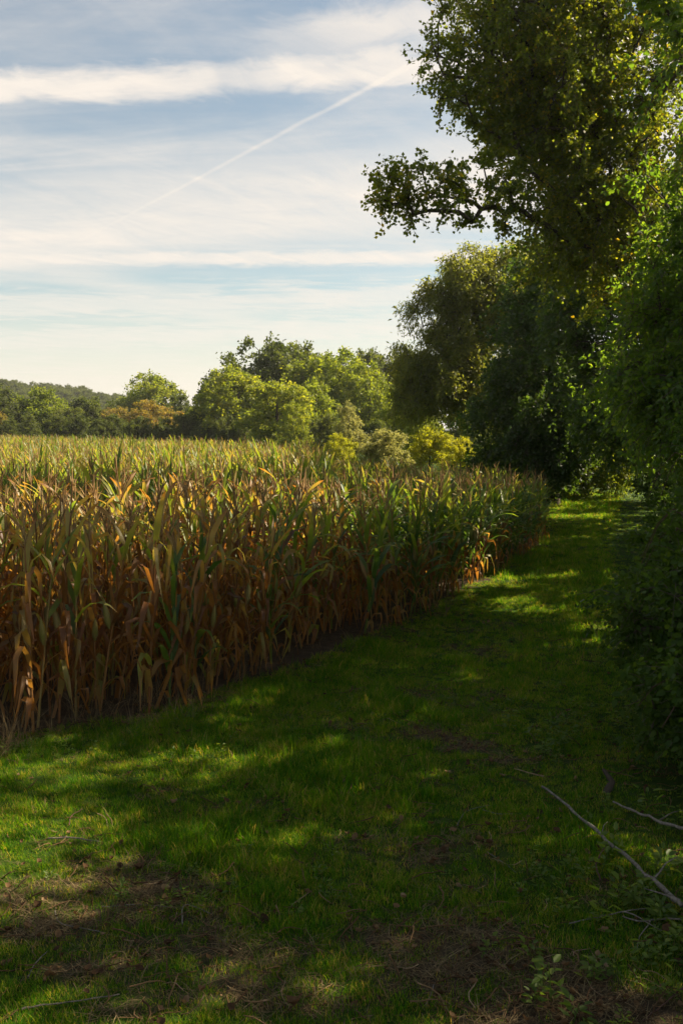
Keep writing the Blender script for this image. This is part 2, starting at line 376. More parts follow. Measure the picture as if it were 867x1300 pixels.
def tree_mesh(name, trunk, blobs, leaf, aspect, per, clump_r, seed, leafmat, shape='quad', droop=0.0, twig_geo=True, extra=(), twig_n=9, tint=.42, shell=.45, rtip=.011, gap=0.0, kk=5, lumpy=.14):
    """trunk: [(point, radius)...]; blobs: [(centre, radii, clumps)...]; extra: hand-laid clump centres [(point, r)]
    returns wood mesh, crown mesh"""
    rg = np.random.default_rng(seed)
    TP = np.array([p for p, _ in trunk], float); TRd = np.array([r for _, r in trunk], float)
    s = np.linspace(0, len(TP) - 1, 4 * (len(TP) - 1) + 1); idx = np.arange(len(TP))
    tp = np.stack([np.interp(s, idx, TP[:, k]) for k in range(3)], 1); tr = np.interp(s, idx, TRd)
    cen, rad, cc = [], [], []
    for c, r, n in blobs:
        c, r = np.array(c, float), np.array(r, float)
        q = unit(rg.normal(size=(n * 3, 3))) * (rg.uniform(0, 1, (n * 3, 1)) ** shell)
        u_ = unit(q); ph = rg.uniform(0, 6.28, 4)
        q = q * (1 + lumpy * (np.sin(u_[:, 0] * 5 + ph[0]) * np.sin(u_[:, 1] * 5 + ph[1]) + .8 * np.sin(u_[:, 2] * 6 + ph[2] + u_[:, 0] * 3)))[:, None]
        if gap: 
            pw = q * r + c; q = q[(np.sin(pw[:, 0] * 1.9 + seed) + np.sin(pw[:, 1] * 2.1 + 1.7 * seed) + np.sin(pw[:, 2] * 2.3)) > -gap]
        q = q[:n]; cen.append(c + q * r); rad.append(clump_r * rg.uniform(.65, 1.3, len(q))); cc.append(np.repeat(c[None], len(q), 0))
    for p, r in extra: cen.append(np.array([p], float)); rad.append(np.array([r])); cc.append(np.array([p], float) - [[0, 0, .3]])
    cen, rad, cc = np.vstack(cen), np.concatenate(rad), np.vstack(cc)
    ok = cen[:, 2] > .25; cen, rad, cc = cen[ok], rad[ok], cc[ok]
    # grow limbs: every clump joins the nearest, lower node
    nodes = [tuple(p) for p in tp]; par = [-1] + list(range(len(tp) - 1)); need = np.zeros(len(tp))
    top = tp[len(tp) // 2]
    A = np.array(nodes); tips = []
    for ci in np.argsort(np.linalg.norm(cen - top, axis=1)):
        c = cen[ci]; d = A - c; dist = np.linalg.norm(d, axis=1) + 1.2 * np.maximum(d[:, 2] + .2 * np.linalg.norm(d[:, :2], axis=1), 0)
        dist[:max(2, len(tp) // 4)] += 3
        b = int(np.argmin(dist)); p0 = A[b]; L = np.linalg.norm(c - p0); prev = b; new = []
        ns = max(2, min(5, int(L / .7) + 1))
        for q in range(1, ns + 1):
            f = q / ns; p = p0 + (c - p0) * f + np.array([0, 0, .10 * L * math.sin(math.pi * f)]) + rg.normal(size=3) * .05 * L * (f < 1)
            new.append(p); nodes.append(tuple(p)); par.append(prev); prev = len(nodes) - 1
        A = np.vstack([A, new]); tips.append(prev)
    n = len(nodes); r2 = np.zeros(n)
    for tpi in tips: r2[tpi] += rtip ** 2
    for k in range(n - 1, 0, -1):
        if par[k] >= 0: r2[par[k]] += r2[k] * .92
    rr = np.sqrt(r2) * 1.15; rr[:len(tr)] = tr
    lim = np.arange(len(tp), n); pa = np.array(par)[lim]
    root = np.arange(n)
    for k in range(len(tp), n): root[k] = k if par[k] < len(tp) else root[par[k]]
    limbs = []
    for rt in np.unique(root[lim]):
        sel = root[lim] == rt
        V1, F1 = tubes(A[pa[sel]], A[lim[sel]], np.minimum(rr[pa[sel]], rr[lim[sel]] * 1.5), rr[lim[sel]], kk)
        limbs.append(mesh(name + '_limb', V1, F1, smooth=True, mats=[M['bark']]))
    V0, Q0, _ = tube_path(tp, tr, 9)
    wood = (mesh(name + '_trunk', V0, Q0, smooth=True, mats=[M['bark']]), limbs)
    # sprigs and leaves
    K = twig_n; nc = len(cen)
    out = unit(cen - cc + np.array([0, 0, .25]))
    dirs = unit(rg.normal(size=(nc, K, 3)) + out[:, None] * .7 + np.array([0, 0, -droop]))
    ln = rad[:, None] * rg.uniform(.5, 1.15, (nc, K))
    per_t = max(2, per // K); n = nc * K * per_t
    tt = rg.uniform(.08, 1, (nc, K, per_t)) ** .8
    sag = (tt ** 2 * ln[..., None])[..., None] * np.array([0, 0, -.25 - droop])
    P = cen[:, None, None] + dirs[:, :, None] * (ln[..., None] * tt)[..., None] + sag
    P = (P + rg.normal(size=P.shape) * leaf * .55).reshape(-1, 3)
    U = (np.repeat(dirs.reshape(-1, 3), per_t, 0) * .6 + rg.normal(size=(n, 3)) * .8 + np.array([0, 0, -.35 - droop]))
    tn = (np.repeat(rg.normal(0, .10, nc), K * per_t) + rg.normal(tint, .16, n))
    # a few whole sprigs already turning
    LV, LF, LT = leaves(P, U, leaf, aspect, shape, tint=tn, rg=rg)
    mats = [leafmat, M['twig']]; fm = np.zeros(len(LF), int)
    if twig_geo:
        E = dirs * ln[..., None]; a0 = np.repeat(cen, K, 0); mid = a0 + E.reshape(-1, 3) * .55 + np.array([0, 0, -.03]); end = a0 + E.reshape(-1, 3) + (ln.reshape(-1, 1) * np.array([0, 0, -.25 - droop]))
        z = np.full(len(a0), 1.0)
        T1, G1 = tubes(a0, mid, z * rtip * .55, z * rtip * .4, 3); T2, G2 = tubes(mid, end, z * rtip * .4, z * rtip * .15, 3)
        TV, TF = join([(T1, G1), (T2, G2)])
        LV, LF2 = join([(LV, LF), (TV, TF)]); fm = np.r_[fm, np.ones(len(TF), int)]; LT = np.r_[LT, np.zeros(len(TF))]; LF = LF2
    crown = mesh(name + '_crown', LV, LF, tint=LT, mats=mats, fmat=fm)
    return wood, crown
def tree(name, base, label, group=None, cat='tree', crown_name='crown', **kw):
    """kw coordinates are in world metres, moved to the thing's own base"""
    b = np.array(base, float)
    kw['trunk'] = [(np.array(p, float) - b, r) for p, r in kw['trunk']]
    kw['blobs'] = [(np.array(c, float) - b, r, n) for c, r, n in kw['blobs']]
    kw['extra'] = [(np.array(p, float) - b, r) for p, r in kw.get('extra', ())]
    wd, cr = tree_mesh(name, **kw)
    e = empty(name, base); tag(e, label, cat, group)
    tk = obj('trunk', wd[0], e); [obj('limb', q_, tk) for q_ in wd[1]]; obj(crown_name, cr, e)
    return e
TREES = 'trees lining the grass path'
def blob(x, y, D, rx, ry, rz, n): return (tuple(at(x, y, D)), (rx, ry, rz), n)

# big poplar whose limb reaches out over the path
lim = [(tuple(at(px, py, D)), r) for px, py, D, r in ((480, 240, 15.6, .42), (486, 254, 15.5, .38), (494, 226, 15.6, .38), (505, 228, 15.6, .48), (500, 260, 15.5, .42), (520, 245, 15.3, .45), (535, 215, 15.7, .5), (545, 250, 15.8, .5), (525, 272, 15.4, .40), (560, 232, 15.3, .45), (570, 268, 15.3, .38),
       (575, 220, 15.9, .42), (588, 255, 15.8, .42), (600, 282, 15.7, .30), (620, 240, 16.2, .36), (640, 225, 16.2, .30), (650, 265, 16.2, .36), (668, 250, 16.4, .34),
       (615, 165, 16.6, .22), (640, 180, 16.6, .22), (600, 155, 16.6, .2), (660, 190, 16.5, .25), (550, 60, 16.8, .5), (562, 95, 16.8, .5), (558, 125, 16.6, .42), (590, 120, 16.6, .45), (560, 15, 17, .5), (640, 120, 16.8, .4), (660, 215, 16.4, .34), (678, 280, 16.4, .34), (640, 290, 16.2, .28), (690, 230, 16.5, .4), (612, 205, 16, .28), (585, 238, 15.4, .42), (625, 262, 15.9, .4), (668, 160, 16.7, .34), (650, 148, 16.6, .26), (515, 258, 15.5, .40), (648, 243, 15.9, .34))]
tree('poplar_tree', (7.6, 17.6, 0), 'tall poplar with a long leafy limb reaching out over the maize', TREES,
     trunk=[((7.6, 17.6, -.1), .30), ((7.3, 17.5, 3), .25), ((7.0, 17.3, 6.2), .20), ((6.3, 17.2, 9), .14), ((5.9, 17.1, 12.2), .06)],
     blobs=[blob(655, 60, 17.2, 1.25, 1.7, 1.5, 90), blob(760, 30, 17.4, 1.8, 2.0, 1.8, 120), blob(740, 170, 17.4, 1.3, 1.6, 1.5, 105), blob(690, 130, 17.2, 1.0, 1.3, 1.2, 45), blob(640, -110, 17.4, 1.6, 2.0, 1.5, 60),
            blob(790, -120, 17.5, 2.2, 2.2, 1.6, 35), blob(860, 150, 17.8, 1.8, 2.0, 2.2, 55), blob(735, 285, 17.4, .95, 1.4, .9, 50), blob(830, 320, 17.6, 1.3, 1.5, 1.2, 45), ((8.4, 19.3, 3.9), (1.3, 1.9, 1.9), 120)],  # final low lobe is unseen foliage added to shade the path
     extra=lim, leaf=.068, aspect=.85, per=230, clump_r=.62, seed=3, leafmat=M['poplar'], tint=.45)
# hanging foliage of the elm that leans in from the side
tree('elm_tree', (6.2, 12.2, 0), 'leafy elm with drooping light green sprays over the bramble hedge', TREES,
     trunk=[((6.2, 12.2, -.1), .20), ((6.0, 12.1, 2.5), .16), ((5.7, 12.2, 5), .11), ((5.4, 12.3, 7.6), .05)],
     blobs=[blob(880, 400, 13.5, .95, 1.3, 1.2, 85), blob(822, 470, 14.5, .55, 1.0, .65, 40), blob(870, 520, 12.5, .7, 1.0, .6, 40), blob(915, 290, 13, 1.2, 1.4, 1.2, 60), blob(960, 120, 12, 1.0, 1.2, 1.2, 35), blob(1000, 400, 12, 1.5, 1.6, 1.8, 55)],
     extra=[(tuple(at(848, 20, 10.5)), .3), (tuple(at(862, 45, 10.4)), .28), (tuple(at(835, -5, 10.6)), .3)],
     leaf=.080, aspect=.6, per=200, clump_r=.62, lumpy=.26, shell=.6, seed=5, leafmat=M['elm'], shape='hex', droop=.18, tint=.55)
# dark trees further along
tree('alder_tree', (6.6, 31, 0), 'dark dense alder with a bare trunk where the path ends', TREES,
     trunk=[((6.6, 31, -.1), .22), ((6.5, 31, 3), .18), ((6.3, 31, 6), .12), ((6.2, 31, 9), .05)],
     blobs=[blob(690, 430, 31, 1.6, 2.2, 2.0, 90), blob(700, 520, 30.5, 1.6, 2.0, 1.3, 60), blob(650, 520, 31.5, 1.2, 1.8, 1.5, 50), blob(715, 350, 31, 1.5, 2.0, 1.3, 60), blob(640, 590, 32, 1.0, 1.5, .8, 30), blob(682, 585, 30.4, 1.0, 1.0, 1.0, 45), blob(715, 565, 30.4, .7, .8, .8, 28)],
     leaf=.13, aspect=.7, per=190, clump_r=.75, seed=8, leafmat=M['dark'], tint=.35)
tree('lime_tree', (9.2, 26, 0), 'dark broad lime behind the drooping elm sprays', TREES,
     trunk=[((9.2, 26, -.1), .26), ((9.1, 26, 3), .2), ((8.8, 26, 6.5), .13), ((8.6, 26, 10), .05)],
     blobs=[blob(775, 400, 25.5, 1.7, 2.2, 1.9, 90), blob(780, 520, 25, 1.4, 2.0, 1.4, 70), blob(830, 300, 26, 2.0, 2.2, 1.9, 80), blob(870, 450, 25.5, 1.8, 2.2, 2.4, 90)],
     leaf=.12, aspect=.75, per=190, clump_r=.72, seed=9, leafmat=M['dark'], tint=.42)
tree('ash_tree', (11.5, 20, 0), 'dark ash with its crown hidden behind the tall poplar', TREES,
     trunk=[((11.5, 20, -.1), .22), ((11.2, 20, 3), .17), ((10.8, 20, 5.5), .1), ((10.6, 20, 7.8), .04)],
     blobs=[((10.3, 20.5, 6.6), (2.2, 2.2, 1.8), 70), ((9.5, 20.5, 4.4), (2.0, 2.0, 1.8), 60), ((9.6, 23.2, 3.4), (1.6, 1.8, 2.0), 60)],  # outlying lobe added to close a sunlit gap on the path
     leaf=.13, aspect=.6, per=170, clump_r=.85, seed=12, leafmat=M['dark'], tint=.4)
# feathery willow leaning out over the field's end
tree('willow_tree', (7.2, 37, 0), 'feathery rounded willow leaning out over the end of the maize', TREES,
     trunk=[((7.2, 37, -.1), .26), ((6.4, 37, 2.2), .22), ((5.4, 37, 4.4), .16), ((4.8, 37, 7), .09), ((4.7, 37, 8.6), .04)],
     blobs=[blob(590, 400, 37, 1.9, 2.4, 1.9, 110), blob(555, 470, 37, 1.6, 2.2, 1.4, 85), blob(610, 350, 37, 1.6, 2.0, 1.0, 60), blob(620, 480, 37, 1.8, 2.2, 1.4, 80), blob(525, 500, 37, .9, 1.5, .9, 35), blob(655, 370, 37.5, 1.4, 2.0, 1.5, 60)],
     leaf=.16, aspect=.33, per=210, clump_r=.7, seed=14, leafmat=M['willow'], droop=.3, tint=.42)
# unseen trees added beside and behind the camera's right, shaped to shade the track
for k, (bx, by, h, sd, lab) in enumerate(((7.6, 9.2, 6.6, 21, 'unseen low tree added behind the bramble hedge to shade the track'),
        (7.2, 5.7, 7.0, 22, 'unseen airy tree added beside the track to dapple its light'), (8.0, 11.7, 11.8, 23, 'unseen tallest tree added behind the drooping elm to shade the maize'), (7.0, 2.6, 7.4, 24, 'unseen tree added at the open end of the hedge for shade'))):
    tree('unseen_shade_tree', (bx, by, 0), lab, TREES,
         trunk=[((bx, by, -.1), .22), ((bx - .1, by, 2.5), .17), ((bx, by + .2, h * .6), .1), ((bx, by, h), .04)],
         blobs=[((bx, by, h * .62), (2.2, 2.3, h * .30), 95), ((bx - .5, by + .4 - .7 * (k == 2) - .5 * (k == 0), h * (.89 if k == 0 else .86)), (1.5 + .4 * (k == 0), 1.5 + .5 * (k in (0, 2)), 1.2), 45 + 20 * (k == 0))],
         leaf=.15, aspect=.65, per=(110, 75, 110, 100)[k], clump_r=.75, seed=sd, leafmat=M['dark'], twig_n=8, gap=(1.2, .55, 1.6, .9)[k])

# ------------------------------------------------------------------ bramble hedge and thicket
def bush(name, c, r, n, leaf, lm, label, group, seed, per=120, shape='hex', aspect=.8, clump=.28, cat='bush', droop=.1, tint=.4, canes=True, shell=.4, twig_n=8):
    base = (c[0], c[1], 0.0); rg = np.random.default_rng(seed)
    trunk = [((c[0], c[1], -.05), .03), ((c[0] + .05, c[1], r[2] * .5), .022), ((c[0], c[1] + .05, r[2] * 1.2), .010)]
    e = tree(name, base, label, group, cat, 'foliage', trunk=trunk, blobs=[((c[0], c[1], c[2]), r, n)], leaf=leaf, aspect=aspect, per=per, clump_r=clump, seed=seed, leafmat=lm, shape=shape, droop=droop, tint=tint, shell=shell, rtip=.006, twig_n=twig_n, lumpy=.22)
    for ch in e.children:
        if ch.name.startswith('trunk'): ch.name = 'stem'
        else: ch['kind'] = 'stuff'
    if canes:
        for k in range(canes):
            a = rg.uniform(0, 6.28); L = rg.uniform(.8, 1.25)
            u = np.linspace(0, 1, 8)[:, None]
            P = np.hstack([np.cos(a) * r[0] * L * u, np.sin(a) * r[1] * L * u, (c[2] + r[2] * .9) * np.sin(u * 2.3) * rg.uniform(.7, 1.1)])
            V, Q, T = tube_path(P, np.linspace(.008, .003, 8), 5)
            obj('cane', mesh('cane', V, Q, smooth=True, mats=[M['thorn_cane']]), e)
    return e
HG = 'bramble bushes along the path'
for k, (bx, by, bz, rx, ry, rz, n, lab) in enumerate((
        (3.15, 7.6, .95, .85, 1.05, 1.0, 170, 'dark bramble bush bulging over the path near the fallen branch'),
        (2.65, 6.5, .40, .65, .7, .50, 80, 'low bramble mound spreading at the foot of the hedge by the branches'),
        (4.05, 9.9, 1.05, .85, 1.2, 1.05, 150, 'dark bramble bush between the bulging one and the elm sprays'),
        (5.2, 12.8, 1.0, .9, 1.5, 1.1, 135, 'dark bramble bush under the drooping elm sprays'),
        (6.5, 16.4, 1.0, .9, 1.8, 1.15, 120, 'dark bramble bush under the poplar'))):
    bush('bramble_bush', (bx, by, bz), (rx, ry, rz), n, .058, M['bramble'], lab, HG, 40 + k, per=150, clump=.36, canes=9, aspect=.68)
bush('hazel_bush', (3.35, 7.0, 1.55), (.55, .6, .65), 40, .085, M['elm'], 'lighter green hazel sprig rising above the brambles', None, 47, per=60, clump=.3, canes=0)
bush('ivy_patch', (1.72, 6.35, .10), (.30, .34, .10), 26, .036, M['weed'], 'yellow green ivy patch at the foot of the brambles', None, 48, per=60, clump=.14, canes=0, cat='ivy')
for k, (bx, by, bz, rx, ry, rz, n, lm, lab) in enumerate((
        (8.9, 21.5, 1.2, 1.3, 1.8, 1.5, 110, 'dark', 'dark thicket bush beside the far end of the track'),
        (7.4, 15.7, 3.0, 1.0, 1.3, 1.8, 110, 'dark', 'tall unseen bush added between the elm and the poplar to block sun'),  # added out of view to keep sun off the track
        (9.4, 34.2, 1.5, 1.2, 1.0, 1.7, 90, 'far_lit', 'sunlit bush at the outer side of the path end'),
        (8.7, 19.7, 2.2, .9, 1.4, 1.9, 100, 'dark', 'tall unseen bush added between the poplar and the ash to block sun'),  # unseen filler that blocks low sun from the path
        (9.8, 29.3, 1.7, .8, 1.2, 1.6, 80, 'dark', 'dark bush added between the lime and the sunlit bushes to shade the path'),  # put in to darken the far stretch of path
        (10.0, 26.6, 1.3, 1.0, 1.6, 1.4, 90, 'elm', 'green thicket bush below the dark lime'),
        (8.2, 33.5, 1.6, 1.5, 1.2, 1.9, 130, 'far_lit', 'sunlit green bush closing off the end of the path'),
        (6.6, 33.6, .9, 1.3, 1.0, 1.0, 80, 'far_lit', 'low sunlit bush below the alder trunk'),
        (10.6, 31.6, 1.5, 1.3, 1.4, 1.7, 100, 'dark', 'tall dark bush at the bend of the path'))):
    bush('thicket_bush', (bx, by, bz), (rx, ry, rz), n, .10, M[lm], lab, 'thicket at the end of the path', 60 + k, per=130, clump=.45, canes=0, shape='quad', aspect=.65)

# ------------------------------------------------------------------ far trees and shrubs
PROTO = []
for k, (shape_, nb) in enumerate((('round', 7), ('broad', 9), ('tall', 6), ('low', 6))):
    rg = np.random.default_rng(90 + k)
    bl = [((0, 0, .50), (.34, .34, .40), 70)]
    for q in range(nb):
        a = q / nb * 6.28 + rg.uniform(-.4, .4); z = rg.uniform(.24, .78); rr_ = .30 * math.sqrt(max(.15, 1 - ((z - .48) / .5) ** 2))
        bl.append(((math.cos(a) * rr_, math.sin(a) * rr_, z), (.19, .19, .17), 17))
    bl.append(((rg.uniform(-.1, .1), 0, .86), (.20, .20, .12), 16))
    wd, cr = tree_mesh('distant_' + shape_, [((0, 0, -.02), .030), ((.01, 0, .25), .024), ((0, .01, .6), .014), ((0, 0, .88), .004)], bl, .028, .8, 84, .080, 200 + k, M['far_lit'], twig_geo=False, twig_n=8, rtip=.0016, tint=.42, kk=4, lumpy=.06)
    PROTO.append((wd, cr))
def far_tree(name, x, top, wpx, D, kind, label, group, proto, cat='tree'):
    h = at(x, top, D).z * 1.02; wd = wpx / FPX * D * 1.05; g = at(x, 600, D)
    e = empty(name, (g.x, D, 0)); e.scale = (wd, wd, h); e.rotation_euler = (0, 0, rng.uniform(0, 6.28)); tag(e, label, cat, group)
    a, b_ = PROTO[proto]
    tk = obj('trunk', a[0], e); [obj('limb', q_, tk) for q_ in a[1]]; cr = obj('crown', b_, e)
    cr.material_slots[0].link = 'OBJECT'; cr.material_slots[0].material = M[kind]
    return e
FG, FL = 'tall trees clumped beyond the maize', 'tree line along the far side of the field'
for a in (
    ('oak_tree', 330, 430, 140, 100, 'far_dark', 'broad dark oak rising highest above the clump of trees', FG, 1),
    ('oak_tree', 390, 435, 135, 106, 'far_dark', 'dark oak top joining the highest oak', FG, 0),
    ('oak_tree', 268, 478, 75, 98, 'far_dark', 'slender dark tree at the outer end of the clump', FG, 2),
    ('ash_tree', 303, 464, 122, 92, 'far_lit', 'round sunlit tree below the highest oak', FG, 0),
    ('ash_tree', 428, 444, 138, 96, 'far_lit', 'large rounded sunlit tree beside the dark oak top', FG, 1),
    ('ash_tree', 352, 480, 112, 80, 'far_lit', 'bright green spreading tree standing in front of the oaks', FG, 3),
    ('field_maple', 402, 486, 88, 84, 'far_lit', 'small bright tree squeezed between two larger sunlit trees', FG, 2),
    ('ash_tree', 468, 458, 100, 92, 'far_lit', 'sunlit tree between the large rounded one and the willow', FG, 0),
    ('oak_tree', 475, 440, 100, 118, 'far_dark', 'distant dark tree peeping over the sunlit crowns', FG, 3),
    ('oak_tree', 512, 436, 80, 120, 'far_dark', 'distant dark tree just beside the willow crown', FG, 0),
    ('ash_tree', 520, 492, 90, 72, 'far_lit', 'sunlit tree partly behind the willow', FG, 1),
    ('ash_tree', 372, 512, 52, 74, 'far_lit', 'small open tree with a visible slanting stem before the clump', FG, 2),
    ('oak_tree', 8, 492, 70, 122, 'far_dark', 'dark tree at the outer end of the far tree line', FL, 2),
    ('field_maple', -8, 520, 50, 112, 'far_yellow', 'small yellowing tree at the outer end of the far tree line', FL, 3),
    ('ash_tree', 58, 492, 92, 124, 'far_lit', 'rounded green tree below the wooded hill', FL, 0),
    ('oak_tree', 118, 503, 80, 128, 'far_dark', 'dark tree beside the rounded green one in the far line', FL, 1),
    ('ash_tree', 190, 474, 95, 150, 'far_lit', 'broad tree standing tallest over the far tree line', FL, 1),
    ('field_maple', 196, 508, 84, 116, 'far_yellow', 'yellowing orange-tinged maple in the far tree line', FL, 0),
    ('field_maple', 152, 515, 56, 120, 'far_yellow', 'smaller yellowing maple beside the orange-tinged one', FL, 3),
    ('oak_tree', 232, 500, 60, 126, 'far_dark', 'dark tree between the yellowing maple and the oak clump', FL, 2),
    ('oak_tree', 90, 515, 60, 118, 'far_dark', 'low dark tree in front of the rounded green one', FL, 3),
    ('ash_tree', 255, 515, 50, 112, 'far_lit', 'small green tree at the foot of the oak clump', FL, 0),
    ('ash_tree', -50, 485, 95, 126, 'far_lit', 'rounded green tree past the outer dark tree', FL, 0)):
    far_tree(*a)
for k in range(22):
    x = -40 + k * 27 + rng.uniform(-8, 8)
    far_tree('hedge_bush', x, 532 + rng.uniform(-9, 6), 46, np.interp(x, [0, 250, 560], [110, 92, 62]) + rng.uniform(-2, 2), 'far_dark', 'low dark bush in the hedge below the far trees', 'hedge bushes below the far trees', int(rng.integers(0, 4)), 'bush')
SG = 'sunlit shrubs behind the maize'
for a in (
    ('sallow_shrub', 442, 514, 62, 58, 'pale', 'pale upright sallow shrub with greyish yellow leaves', SG, 2),
    ('sallow_shrub', 490, 543, 84, 44, 'pale', 'low pale grey-green shrub next to the golden one', SG, 3),
    ('field_shrub', 535, 514, 80, 60, 'far_lit', 'green shrub in the gap under the willow crown', SG, 0),
    ('golden_shrub', 545, 543, 62, 47, 'gold', 'golden shrub touching the pale grey-green one', SG, 1),
    ('golden_shrub', 584, 553, 60, 44, 'gold', 'brightest golden shrub just below the willow', SG, 3),
    ('field_shrub', 432, 550, 52, 52, 'gold', 'yellow-green shrub at the foot of the pale sallow', SG, 0),
    ('field_shrub', 612, 566, 50, 35, 'far_lit', 'green shrub between the golden one and the willow stem', SG, 2),
    ('field_shrub', 600, 512, 90, 72, 'far_lit', 'tall sunlit shrub filling the gap beneath the willow', SG, 1),
    ('field_shrub', 655, 528, 80, 64, 'far_lit', 'sunlit shrub seen past the alder trunk', SG, 0),
    ('field_shrub', 640, 556, 60, 50, 'gold', 'golden shrub half hidden behind the alder', SG, 3),
    ('field_shrub', 705, 530, 90, 60, 'far_lit', 'leafy shrub beyond the end of the path', SG, 1)):
    far_tree(*a, cat='shrub')
# wooded hill
gx_ = np.linspace(-330, 60, 60); gy_ = np.linspace(250, 640, 40)
X, Y = np.meshgrid(gx_, gy_)
def hillz(x, y):
    return 18 * np.exp(-((x + 175) / 75) ** 2 - ((y - 440) / 110) ** 2) + 7 * np.exp(-((x + 105) / 50) ** 2 - ((y - 430) / 100) ** 2) - .6
V = np.stack([X, Y, hillz(X, Y)], -1).reshape(-1, 3)
i = np.arange(59)[None] + np.arange(39)[:, None] * 60
hm, t, out = mat('hill_turf'); p = t.node('ShaderNodeBsdfPrincipled'); g = t.node('ShaderNodeTexCoord')
t.l.new(t.ramp(t.noise(g.outputs['Object'], .05, 4), [(.3, (.03, .05, .015)), (.7, (.07, .09, .03))]), p.inputs['Base Color']); p.inputs['Roughness'].default_value = 1; t.l.new(p.outputs[0], out.inputs[0])
tag(obj('hill', mesh('hill', V, np.stack([i, i + 1, i + 61, i + 60], -1).reshape(-1, 4), smooth=True, mats=[hm])), 'low wooded hill far behind the tree line', kind='structure')
hc = bpy.data.collections.new('far_crowns')
for k, (wd, cr) in enumerate(PROTO):
    o = bpy.data.objects.new('far_crown_%d' % k, cr.copy()); o.data.materials[0] = M['far_dark']; hc.objects.link(o)
n = 3200; hx, hy = rng.uniform(-320, 40, n), rng.uniform(300, 560, n); hz = hillz(hx, hy); k = hz > 1.0
hx, hy, hz = hx[k], hy[k], hz[k]; n = len(hx)
s_ = rng.uniform(5, 8, n)
tag(instancer('far_wood', np.c_[hx, hy, hz - 1], np.c_[np.zeros(n), np.zeros(n), rng.uniform(0, 6.28, n)], np.c_[s_, s_, s_ * rng.uniform(.7, .95, n)], rng.integers(0, 4, n), hc), 'distant wood covering the hill', 'wood', kind='stuff')

# ------------------------------------------------------------------ maize
def strap(base, az, rise, length, width, curl, twist, tint, seg=6, tipdry=.3, rg=rng, fold=None):
    """one arching strap leaf: V-folded blade, 3 verts across"""
    s = np.linspace(0, 1, seg + 1); ang = rise - curl * s ** 1.6 if fold is None else rise - curl * np.clip((s - fold) / .3, 0, 1)
    dl = length / seg; h = np.r_[0, np.cumsum(np.cos(ang[:-1]) * dl)]; z = np.r_[0, np.cumsum(np.sin(ang[:-1]) * dl)]
    side = rg.uniform(-.35, .35) * s ** 2 * length * .5
    ca, sa = math.cos(az), math.sin(az)
    P = np.stack([base[0] + ca * h - sa * side, base[1] + sa * h + ca * side, base[2] + z], 1)
    wd = width * .5 * np.clip(np.minimum(.55 + s * 2.2, 1.0), 0, 1) * (1 - s ** 2.6) + .002
    tw = twist * s
    lat = np.stack([-sa * np.cos(tw), ca * np.cos(tw), np.sin(tw)], 1)
    nor = np.stack([-np.sin(ang) * ca, -np.sin(ang) * sa, np.cos(ang)], 1)
    wav_ = np.sin(s * rg.uniform(8, 14) + rg.uniform(0, 6))[:, None] * nor * width * .14
    L, Rr = P + lat * wd[:, None] + nor * wd[:, None] * .35 + wav_, P - lat * wd[:, None] + nor * wd[:, None] * .35 - wav_
    V = np.stack([L, P, Rr], 1).reshape(-1, 3); F, T = [], []
    for q in range(seg):
        o = q * 3; F += [(o, o + 1, o + 4, o + 3), (o + 1, o + 2, o + 5, o + 4)]; T += [tint + tipdry * (q / seg) ** 3] * 2
    return V, np.array(F), np.clip(T, 0, 1)
